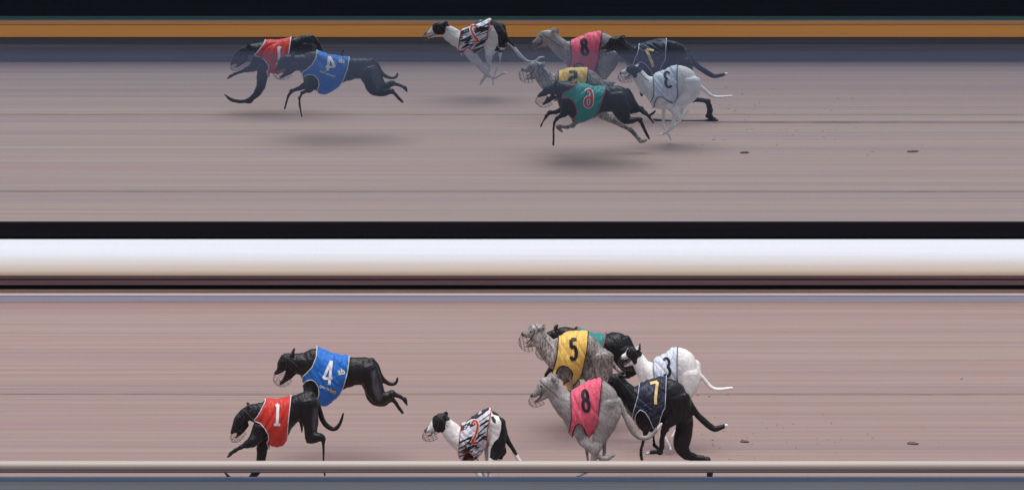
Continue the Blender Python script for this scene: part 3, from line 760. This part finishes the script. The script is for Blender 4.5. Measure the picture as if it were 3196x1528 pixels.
# ---- 2 stripes
H2 = pp('D2', [(310, 210), (350, 225), (400, 175), (470, 165), (540, 230), (530, 290), (478, 290), (470, 400), (440, 450), (380, 462), (330, 440), (300, 370), (295, 300)])
R2n = pp('D2', [(1070, 100), (1300, 100), (1500, 500), (1520, 740), (1400, 760), (1300, 640), (1290, 760), (1240, 815), (1120, 790), (1060, 760), (1075, 650), (1120, 550), (1180, 500), (1215, 380), (1215, 290), (1180, 230), (1100, 200)])
S2n = pp('D2', [(1080, 230), (1110, 222), (1145, 260), (1145, 300), (1125, 300), (1095, 275)])
L2n = pp('D2', [(700, 660), (850, 700), (860, 900), (700, 900)])
R2f = pp('M2', [(1055, 60), (1260, 60), (1420, 400), (1400, 470), (1300, 390), (1270, 470), (1180, 465), (1170, 300), (1110, 180), (1060, 160)])
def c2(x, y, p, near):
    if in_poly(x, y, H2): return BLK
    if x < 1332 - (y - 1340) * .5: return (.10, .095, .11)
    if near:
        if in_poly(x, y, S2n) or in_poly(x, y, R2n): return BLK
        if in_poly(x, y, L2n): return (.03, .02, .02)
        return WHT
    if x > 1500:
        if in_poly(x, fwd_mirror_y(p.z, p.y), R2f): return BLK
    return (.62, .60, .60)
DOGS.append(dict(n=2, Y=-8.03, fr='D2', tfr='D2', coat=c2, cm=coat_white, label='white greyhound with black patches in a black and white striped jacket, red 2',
    torso=[(600, 385, 690, .08), (650, 392, 790, .10), (700, 362, 840, .12), (760, 325, 850, .125), (820, 285, 840, .125), (880, 240, 800, .12), (940, 200, 735, .11), (1000, 170, 660, .1), (1060, 157, 600, .095), (1120, 176, 580, .095), (1180, 215, 600, .09), (1225, 290, 580, .07), (1255, 380, 540, .045)],
    neck=('D2', [(680, 560, 165), (610, 510, 145), (545, 440, 128), (485, 375, 110), (435, 325, 104), (390, 315, 112), (335, 365, 84), (280, 412, 56), (235, 435, 42), (203, 445, 32)]), nkc=2,
    jaw=('D2', [(400, 420, 40), (340, 470, 30), (285, 500, 22), (240, 525, 14)]), ears=[('D2', [(450, 235, 22), (478, 228, 32), (490, 245, 22), (500, 262, 12)])],
    legs=[('fr', 'M2', [(770, 480, 95), (800, 540, 85), (860, 620, 76), (925, 700, 60), (990, 785, 45), (1055, 845, 30), (1130, 868, 24), (1200, 835, 25), (1255, 802, 24), (1288, 803, 12)], .08, True),
          ('fl', 'M2', [(780, 500, 88), (820, 560, 66), (900, 620, 46), (960, 700, 34), (1030, 780, 24), (1080, 840, 20), (1105, 890, 15), (1113, 950, 6)], -.08, True),
          ('hl', 'D2', [(1150, 340, 125), (1165, 470, 124), (1165, 600, 118), (1140, 720, 104), (1100, 820, 66), (1070, 930, 38), (1072, 1040, 24), (1078, 1120, 20), (1050, 1190, 20), (1000, 1240, 16)], -.08, False),
          ('hr', 'M2', [(1120, 240, 110), (1095, 350, 105), (1070, 450, 88), (1050, 560, 55), (1056, 660, 36), (1052, 760, 28), (1005, 850, 28), (965, 900, 27), (938, 955, 10)], .08, False),
          ('hh', 'M2', [(1190, 380, 80), (1225, 470, 52), (1200, 560, 34), (1205, 640, 18), (1160, 740, 16), (1130, 820, 15), (1122, 850, 10)], -.02, False)],
    tail=('M2', [(1225, 260, 46), (1275, 335, 36), (1325, 395, 30), (1375, 450, 28), (1420, 510, 30), (1480, 580, 28), (1555, 638, 24), (1630, 655, 21), (1688, 635, 20), (1730, 598, 20), (1785, 592, 14)]),
    vest=('D2', [(684, 280), (684, 345), (672, 420), (655, 560), (650, 700), (655, 840), (668, 920), (700, 920), (704, 800), (722, 722), (755, 672), (800, 695), (840, 745), (866, 830), (880, 900), (980, 900), (1005, 760), (1025, 600), (1030, 400), (1058, 250), (1080, 160), (1085, 100)]),
    vm=cloth('striped_cloth', (.012, .012, .022), .5, ((.62, .62, .70), (.22, .35, .034), .505, .53)), tm=mat('red_trim', (.42, .03, .015), .6), nm=mat('red_print', (.50, .05, .02), .6), outline=mat('white_print', (.75, .75, .78), .6), digit='2', stroke=.011, fold=-.9,
    num=('D2', 862, 298, 612, 95, 0), numf=('M2', 862, 165, 395, 95, -30), eye=('D2', 330, 330), vlabel='black and white striped racing jacket with red number 2'))
# ---- 5 yellow
def c5(x, y, p, near):
    g = .33 + .18 * noise.noise(p * 8) + (.10 if x < 1735 else 0)
    if y < 1020 and x < 1690: return (.46, .44, .45)
    if x < 1634: return (.05, .05, .06)
    return (g * 1.06, g * .97, g * .93)
DOGS.append(dict(n=5, Y=-5.07, fr='A5', tfr='A5', coat=c5, cm=coat_dark, label='brindle greyhound with head held high in the yellow jacket with a black 5',
    torso=[(520, 335, 820, .08), (580, 308, 900, .1), (650, 292, 970, .115), (720, 266, 1010, .125), (800, 248, 990, .125), (880, 240, 935, .12), (960, 236, 860, .11), (1040, 236, 780, .1), (1110, 268, 745, .095), (1180, 330, 760, .095), (1250, 405, 790, .09), (1310, 490, 790, .07), (1355, 570, 770, .045)],
    neck=('A5', [(580, 560, 240), (500, 510, 200), (420, 440, 165), (345, 345, 135), (290, 255, 118), (245, 190, 112), (190, 230, 92), (130, 260, 66), (85, 260, 50), (55, 250, 38)]), nkc=2,
    jaw=('A5', [(270, 350, 80), (220, 400, 56), (160, 430, 36), (100, 445, 22)]), ears=[('A5', [(330, 170, 28), (370, 145, 36), (392, 128, 20)])],
    legs=[('fl', 'A5', [(650, 890, 125), (700, 800, 105), (760, 775, 72), (795, 810, 46), (790, 900, 42), (800, 1000, 32), (808, 1100, 25), (815, 1180, 20), (830, 1240, 22)], -.08, True),
          ('fr', 'M6', [(790, 560, 110), (810, 690, 80), (830, 790, 56), (770, 850, 44), (680, 870, 38), (600, 858, 34), (555, 860, 36), (575, 905, 36), (605, 935, 22)], .0, True),
          ('hl', 'A5', [(1270, 610, 190), (1285, 740, 170), (1300, 870, 140), (1320, 980, 105), (1390, 1080, 66), (1480, 1150, 48), (1560, 1200, 40), (1600, 1260, 30)], -.08, False),
          ('hr', 'M6', [('A5', 1230, 600, 165), ('A5', 1140, 730, 150), ('A5', 1075, 850, 130), (1240, 690, 85), (1400, 765, 70), (1520, 832, 58), (1640, 890, 50), (1715, 960, 42), (1775, 1035, 38), (1830, 1085, 40), (1895, 1065, 34)], .0, False)],
    tail=('A5', [(1300, 520, 60), (1375, 610, 46), (1435, 700, 40), (1490, 770, 34), (1560, 840, 30), (1620, 890, 24)]),
    vest=('A5', [(608, 200), (606, 300), (600, 420), (582, 560), (552, 680), (510, 825), (528, 895), (548, 880), (578, 780), (622, 710), (680, 674), (742, 700), (800, 755), (830, 830), (800, 920), (730, 960), (680, 1010), (720, 1090), (800, 1120), (840, 1010), (932, 930), (970, 800), (1012, 600), (1042, 450), (1062, 235), (1064, 150)]),
    vm=cloth('yellow_cloth', (.85, .54, .13), .7), tm=mat('black_trim', (.012, .012, .02), .6), nm=mat('black_print', (.012, .012, .022), .6), digit='5', stroke=.0155, fold=-.45,
    num=('A5', 838, 325, 655, 105, 0), numf=('M8', 775, 700, 950, 120, 0), eye=('A5', 182, 205), vlabel='yellow racing jacket with black number 5'))
# ---- 6 teal
def c6(x, y, p, near): return BLK
DOGS.append(dict(n=6, Y=-4.63, fr='M6', tfr='M6', coat=c6, cm=coat_black, label='black greyhound in teal jacket 6, farthest dog, close to the mirror',
    torso=[(570, 175, 560, .07), (630, 170, 620, .09), (700, 172, 690, .11), (770, 178, 740, .12), (850, 190, 770, .125), (930, 218, 785, .125), (1010, 243, 760, .12), (1090, 262, 715, .11), (1180, 266, 665, .1), (1270, 258, 640, .095), (1360, 240, 640, .095), (1450, 230, 640, .1), (1540, 246, 640, .09), (1615, 295, 620, .07), (1670, 370, 580, .045)],
    neck=('M6', [(680, 330, 165), (600, 300, 140), (520, 285, 118), (450, 290, 100), (395, 310, 88), (345, 345, 62), (295, 375, 46), (258, 398, 34), (242, 405, 26)]), nkc=2,
    jaw=('M6', [(470, 410, 60), (400, 465, 42), (350, 500, 28), (312, 530, 14)]), ears=[('M6', [(500, 200, 24), (530, 175, 30), (545, 165, 14)])],
    legs=[('fr', 'M6', [(720, 520, 120), (690, 610, 100), (630, 680, 62), (540, 735, 36), (495, 800, 27), (480, 900, 22), (482, 1000, 20), (480, 1080, 17), (480, 1138, 7)], .08, True),
          ('fl', 'M6', [(690, 520, 110), (620, 600, 62), (520, 640, 44), (430, 648, 40), (372, 700, 34), (332, 762, 27), (302, 820, 22), (286, 860, 10)], -.06, True),
          ('hr', 'M6', [(1430, 400, 175), (1490, 550, 160), (1545, 690, 130), (1590, 775, 88), (1680, 765, 56), (1750, 755, 48), (1805, 752, 42), (1850, 840, 32), (1890, 930, 28), (1925, 1000, 26), (1950, 1045, 11)], .08, False),
          ('hl', 'M6', [(1530, 430, 160), (1620, 590, 105), (1730, 600, 62), (1810, 590, 55), (1880, 640, 42), (1940, 700, 34), (1985, 760, 24), (2015, 802, 12)], -.07, False)],
    tail=('M6', [(1600, 300, 50), (1680, 400, 42), (1735, 510, 38), (1810, 600, 36), (1885, 665, 32), (1950, 690, 28), (2000, 665, 26), (2045, 622, 16)]),
    vest=('M6', [(848, 100), (846, 180), (780, 240), (700, 280), (640, 306), (610, 350), (608, 420), (640, 396), (700, 390), (760, 412), (802, 462), (830, 540), (836, 640), (800, 695), (795, 830), (870, 860), (960, 860), (1080, 780), (1130, 690), (1190, 560), (1242, 400), (1270, 310), (1288, 255), (1292, 180)]),
    vm=cloth('teal_cloth', (.018, .23, .22)), tm=mat('dark_red_trim', (.30, .015, .02), .6), nm=mat('red_print', (.42, .02, .02), .6), outline=mat('white_print', (.75, .75, .78), .6), digit='6', stroke=.013, fold=.7,
    num=('M6', 1022, 285, 565, 115, 0), numf=('M6', 1022, 290, 565, 112, 12), eye=('M6', 395, 275), vlabel='teal racing jacket with red number 6'))
# ---- 3 white
H3 = pp('A3', [(165, 215), (175, 150), (225, 100), (290, 95), (335, 140), (362, 120), (360, 50), (440, 20), (440, 180), (395, 240), (345, 260), (330, 350), (290, 365), (245, 300), (200, 270)])
def c3(x, y, p, near):
    xx, yy = x, y
    if in_poly(xx, yy, H3): return BLK
    if x < 1940: return (.07, .065, .07)
    g = .84 + .12 * noise.noise(p * 9)
    return (g, g * .985, g * .98)
DOGS.append(dict(n=3, Y=-5.45, fr='M3', tfr='M3', coat=c3, cm=coat_white, label='white greyhound with a black face patch in the pale jacket with a black 3',
    torso=[(400, 205, 480, .07), (470, 255, 600, .09), (530, 268, 690, .11), (600, 235, 730, .12), (670, 203, 725, .125), (740, 172, 690, .12), (810, 134, 640, .11), (880, 112, 590, .1), (950, 116, 560, .095), (1020, 135, 560, .095), (1090, 175, 560, .095), (1145, 240, 560, .08), (1180, 330, 540, .05)],
    neck=('M3', [(490, 430, 165), (430, 365, 140), (375, 300, 115), (325, 235, 100), (280, 180, 92), (235, 160, 86), (185, 190, 64), (140, 205, 48), (105, 215, 38), (82, 220, 28)]), nkc=2,
    jaw=('M3', [(290, 240, 56), (230, 275, 36), (175, 298, 24), (130, 310, 15)]), ears=[('M3', [(310, 120, 20), (345, 118, 24), (355, 85, 9)])],
    legs=[('fr', 'M3', [(640, 590, 105), (660, 660, 90), (740, 680, 70), (805, 745, 46), (870, 815, 36), (930, 858, 32), (980, 822, 30), (1020, 780, 26), (1042, 755, 14)], .08, True),
          ('fl', 'M3', [(640, 560, 100), (670, 660, 66), (692, 760, 30), (688, 860, 24), (680, 960, 22), (705, 1020, 24), (745, 1080, 24), (775, 1120, 20), (792, 1155, 8)], -.08, True),
          ('hr', 'M3', [(1070, 330, 145), (1080, 440, 145), (1050, 540, 130), (975, 620, 105), (900, 690, 78), (862, 780, 50), (845, 870, 38), (815, 960, 36), (760, 1030, 36), (705, 1070, 32), (650, 1095, 22)], .08, False),
          ('hl', 'M3', [(1060, 350, 140), (1060, 480, 130), (1000, 600, 90), (960, 690, 46), (942, 780, 28), (942, 860, 26), (900, 925, 26), (850, 975, 24), (815, 1015, 16)], -.08, False)],
    tail=('M3', [(1160, 340, 46), (1200, 400, 36), (1250, 440, 32), (1305, 490, 30), (1370, 540, 29), (1440, 560, 28), (1520, 560, 26), (1600, 552, 24), (1665, 545, 20)]),
    vest=('M3', [(540, 200), (542, 285), (555, 400), (545, 520), (498, 642), (525, 705), (550, 705), (560, 620), (590, 550), (632, 515), (685, 532), (745, 582), (800, 600), (820, 680), (870, 640), (880, 540), (895, 470), (880, 400), (881, 200), (886, 110), (886, 60)]),
    vm=cloth('pale_blue_cloth', (.66, .72, .84), .7), relief=.6, tm=mat('black_trim', (.012, .012, .02), .6), nm=mat('black_print', (.012, .012, .022), .6), digit='3', stroke=.013, fold=-.6,
    num=('A3', 795, 272, 565, 105, -20), numf=('M3', 750, 195, 430, 92, -30), eye=('A3', 222, 165), vlabel='pale blue white racing jacket with black number 3', trim_r=.0042))
# ---- 7 navy
def c7(x, y, p, near):
    if x > 2262 and y > 1300 and y < 1345: return WHT
    if x < 2027 and x > 2010 and 1395 < y < 1432 and near: return (.6, .6, .6)
    return BLK
DOGS.append(dict(n=7, Y=-6.77, fr='A7', tfr='A7', coat=c7, cm=coat_black, label='black greyhound with a white tail tip in the navy jacket with a yellow 7',
    torso=[(365, 205, 560, .08), (410, 190, 640, .1), (460, 170, 685, .115), (510, 150, 690, .12), (560, 134, 675, .125), (620, 119, 640, .12), (680, 108, 620, .11), (740, 108, 600, .1), (800, 120, 600, .1), (860, 150, 620, .1), (915, 202, 630, .09), (962, 290, 620, .07), (995, 370, 580, .045)],
    neck=('A7', [(420, 400, 160), (340, 335, 135), (265, 265, 115), (200, 190, 98), (150, 125, 88), (105, 165, 66), (60, 205, 46), (20, 232, 34), (-8, 245, 24)]), nkc=2,
    jaw=('A7', [(150, 215, 50), (100, 255, 32), (60, 282, 20), (25, 300, 12)]), ears=[('A7', [(190, 75, 18), (225, 65, 22), (250, 68, 10)])],
    legs=[('fl', 'A7', [(460, 530, 95), (470, 620, 82), (495, 690, 42), (482, 745, 32), (460, 830, 23), (440, 900, 20), (436, 970, 20), (445, 1022, 18)], -.07, True),
          ('fr', 'A7', [(470, 530, 95), (520, 630, 70), (575, 710, 26), (582, 790, 19), (588, 860, 20), (620, 890, 20), (640, 920, 16)], .08, True),
          ('hl', 'A7', [(850, 330, 150), (850, 450, 155), (800, 550, 105), (730, 630, 58), (692, 710, 38), (678, 800, 32), (672, 880, 34), (650, 940, 34), (585, 940, 29), (520, 948, 25), (498, 955, 16)], -.06, False),
          ('hr', 'A7', [(880, 420, 140), (920, 560, 112), (925, 680, 104), (905, 790, 100), (900, 880, 90), (950, 960, 62), (1030, 1000, 48), (1120, 1012, 42), (1185, 1030, 38), (1205, 1090, 36), (1218, 1170, 38), ('M7', 1450, 1075, 44, .07), ('M7', 1505, 1118, 40, .07), ('M7', 1545, 1128, 18, .07)], .07, False)],
    extra=[('M7', [(1510, 1120, 34, .07), (1400, 1138, 24, .07), (1250, 1140, 20, .07), (1100, 1140, 20, .07), (950, 1140, 21, .07), (830, 1134, 24, .07), (745, 1120, 18, .07)])],
    tail=('A7', [(970, 360, 50), (1020, 440, 38), (1075, 520, 36), (1140, 582, 38), (1205, 640, 38), (1270, 678, 36), (1340, 660, 30), (1402, 640, 22)]),
    vest=('A7', [(420, 80), (416, 180), (402, 280), (372, 380), (350, 460), (343, 540), (352, 615), (374, 610), (368, 540), (388, 468), (430, 420), (482, 450), (522, 510), (552, 580), (575, 655), (600, 680), (640, 600), (662, 510), (690, 430), (708, 410), (716, 250), (722, 110), (724, 50)]),
    vm=cloth('navy_cloth', (.010, .014, .032), .5, ((.05, .055, .10), (.10, .3, .02), .48, .56)), tm=mat('pale_trim', (.55, .62, .75), .6), nm=mat('yellow_print', (.78, .58, .24), .6), digit='7', stroke=.0135, fold=-.9,
    num=('A7', 583, 145, 405, 88, 4), numf=('M7', 722, 222, 452, 98, -72), eye=('A7', 105, 130), vlabel='navy racing jacket with yellow number 7', trim_r=.004))
# ---- 8 pink
def c8(x, y, p, near):
    if x > 2052 and y < 1345: return WHT
    if x < 1662 and y < 1240: return (.05, .05, .06)
    g = .34 + .13 * noise.noise(p * 8)
    if x < 1745 and y < 1260: g *= .97
    return (g * 1.02, g * .965, g * .965)
DOGS.append(dict(n=8, Y=-7.02, fr='A8', tfr='A8', coat=c8, cm=coat_grey, label='grey greyhound in the pink jacket with a black 8, curled tail with a white tip',
    torso=[(440, 262, 620, .07), (485, 268, 700, .09), (530, 262, 750, .11), (590, 230, 775, .12), (650, 196, 775, .125), (710, 162, 755, .12), (770, 136, 700, .11), (830, 120, 640, .1), (890, 134, 600, .095), (950, 174, 600, .095), (1000, 226, 600, .09), (1035, 290, 580, .065), (1058, 365, 520, .045)],
    neck=('A8', [(545, 470, 165), (470, 420, 145), (405, 360, 122), (350, 290, 105), (300, 220, 92), (245, 165, 84), (195, 205, 72), (155, 248, 52), (118, 280, 39), (86, 298, 30), (66, 305, 22)]), nkc=2,
    jaw=('A8', [(250, 280, 56), (195, 325, 34), (145, 358, 22), (104, 386, 10)]), ears=[('A8', [(300, 105, 22), (335, 100, 32), (362, 125, 24), (352, 158, 12)])],
    legs=[('fl', 'A8', [(600, 640, 95), (620, 720, 90), (650, 800, 76), (705, 868, 54), (755, 930, 38), (810, 985, 32), (870, 1012, 28), (930, 1008, 26), (970, 985, 27), (1000, 968, 20)], -.08, True),
          ('fr', 'A8', [(620, 640, 90), (650, 760, 62), (682, 850, 34), (695, 930, 22), (703, 1010, 18), (705, 1080, 17), (690, 1130, 17), (660, 1160, 14)], .08, True),
          ('hl', 'A8', [(950, 400, 140), (945, 520, 140), (910, 640, 120), (855, 740, 92), (820, 830, 68), (795, 920, 52), (775, 1010, 42), (745, 1090, 32), (700, 1150, 30), (645, 1185, 26), (590, 1205, 16)], -.08, False),
          ('hr', 'A8', [(950, 420, 130), (930, 560, 120), (905, 690, 85), (890, 790, 50), (888, 870, 28), (892, 940, 26), (880, 1000, 22), (830, 1050, 20), (780, 1080, 16)], .08, False)],
    tail=('A8', [(1040, 360, 46), (1080, 430, 40), (1125, 530, 34), (1168, 620, 33), (1210, 700, 33), (1270, 760, 32), (1340, 782, 29), (1400, 768, 26), (1450, 728, 24), (1500, 670, 21), (1535, 622, 17)]),
    vest=('A8', [(512, 180), (513, 262), (516, 400), (521, 520), (503, 640), (484, 735), (500, 800), (528, 800), (534, 700), (560, 612), (600, 577), (642, 600), (678, 670), (702, 750), (738, 800), (775, 780), (785, 690), (805, 620), (832, 560), (824, 480), (842, 330), (864, 118), (866, 60)]),
    vm=cloth('pink_cloth', (.80, .12, .20), .8), tm=mat('black_trim', (.012, .012, .02), .6), nm=mat('black_print', (.012, .012, .022), .6), digit='8', stroke=.0155, fold=-.4,
    num=('A8', 680, 240, 482, 80, -22), numf=('M8', 955, 205, 460, 92, -28), eye=('A8', 178, 185), vlabel='pink racing jacket with black number 8', trim_r=.0042))
for d in DOGS: dog(d)

# ------------------------------------------------------------------ loose clods of sand on the track
clod_m = mat('damp_clod', (.12, .09, .07), .9, grain=.3, gs=90)
def clod(x, y, L, H, label, air=0., rot=0.):
    Yc = -(y - 939) / S / SN
    if air: Yc = -6.5
    z = z_direct(y, Yc) if air else 0
    bm = bmesh.new(); bmesh.ops.create_icosphere(bm, subdivisions=2, radius=1)
    for v in bm.verts:
        k = 1 + .35 * noise.noise(v.co * 1.7 + Vector((x, 0, 0))); v.co = Vector((v.co.x * L * k, v.co.y * L * .45 * k, v.co.z * H * k + (0 if air else H * .35)))
    me = bpy.data.meshes.new('sand_clod'); bm.to_mesh(me); bm.free(); me.materials.append(clod_m)
    o = bpy.data.objects.new('sand_clod', me); COL.objects.link(o); o.location = (px_x(x), Yc, z); o.rotation_euler = (0, rot, random.uniform(-.3, .3))
    tag(o, label, 'clod', 'loose clods of sand')
clod(2324, 1378, .045, .014, 'dark clod of damp sand lying just right of the dogs on the raked track')
clod(2848, 1383, .06, .012, 'long dark clod of sand lying far to the right on the raked track')
for i, (x, y, lb) in enumerate([(2178, 1232, 'tiny flung speck of sand nearest under the white dog tail'), (2214, 1236, 'slanting flung speck of sand below the white dog tail'), (2272, 1230, 'flung speck of sand right of the navy dog, below the white tail tip'),
                 (2224, 1372, 'small speck of sand in the air under the black tail tip'), (2316, 1372, 'small grain of sand in the air beside the dark clod'), (3002, 1181, 'lone flung speck of sand high at the far right')]):
    clod(x, y, .014, .004, lb, .5, -.5)

# ------------------------------------------------------------------ sand thrown up by the paws
def spray():
    rnd = random.Random(11); V = []; F = []
    for i in range(120):
        x = rnd.choice([1960, 2150, 2240, 2300, 2500]) + abs(rnd.gauss(0, 1)) * 190 + rnd.uniform(-40, 40)
        Yg = rnd.uniform(-8.0, -4.8); z = abs(rnd.gauss(0, .13)) + .012; r = rnd.uniform(.0015, .0042); L = r * rnd.uniform(1.5, 4.5)
        c = Vector((px_x(x), Yg, z)); a = rnd.uniform(-.9, .5); u = Vector((math.cos(a), 0, math.sin(a))) * L; v = Vector((-math.sin(a), 0, math.cos(a))) * r; w_ = Vector((0, r, 0))
        o = len(V); V += [c - u, c + v, c + w_, c - v, c - w_, c + u]
        for k in range(4): F.append((o, o + 1 + k, o + 1 + (k + 1) % 4)); F.append((o + 5, o + 1 + (k + 1) % 4, o + 1 + k))
    o = link_mesh('flying_sand', V, F, mat('wet_sand_grain', (.17, .125, .11), .9))
    tag(o, 'scattered grains of dark wet sand thrown up behind the running dogs', 'flying sand', kind='stuff')
spray()

# ------------------------------------------------------------------ drag lines left in the sand along the track
def ground_row(ym):                         # depth of the ground that the mirror shows at picture row ym
    lo, hi = -12, -.5
    for _ in range(40):
        m = (lo + hi) / 2
        if z_mirror(ym, m) < 0: lo = m
        else: hi = m
    return lo
def drag(ym, x0, x1, half, col, nm):
    Y = ground_row(ym); V = []; F = []; N = 90
    for i in range(N + 1):
        x = px_x(x0 + (x1 - x0) * i / N); k = noise.noise(Vector((x * 1.3, ym, 0))) * .006; h = half * (.6 + .8 * abs(noise.noise(Vector((x * 3, ym, 4)))))
        V += [(x, Y + k - h, .0085), (x, Y + k, .0125), (x, Y + k + h, .0085)]
    for i in range(N):
        for q in (0, 1): F.append((i * 3 + q, i * 3 + q + 3, i * 3 + q + 4, i * 3 + q + 1))
    tag(link_mesh('drag_line', V, F, mat(nm, col, .95, spec=.1, streak=.2, sscale=(2, 40, 1))), kind='structure')
drag(381.5, 2225, 4200, .012, (.13, .105, .08), 'groove_shade_line')  # shade of a groove, put into a dark stripe of colour
drag(357, -1200, 4200, .012, (.33, .245, .16), 'ochre_sand_line')
drag(597, -1200, 4200, .010, (.20, .165, .15), 'packed_sand_line')
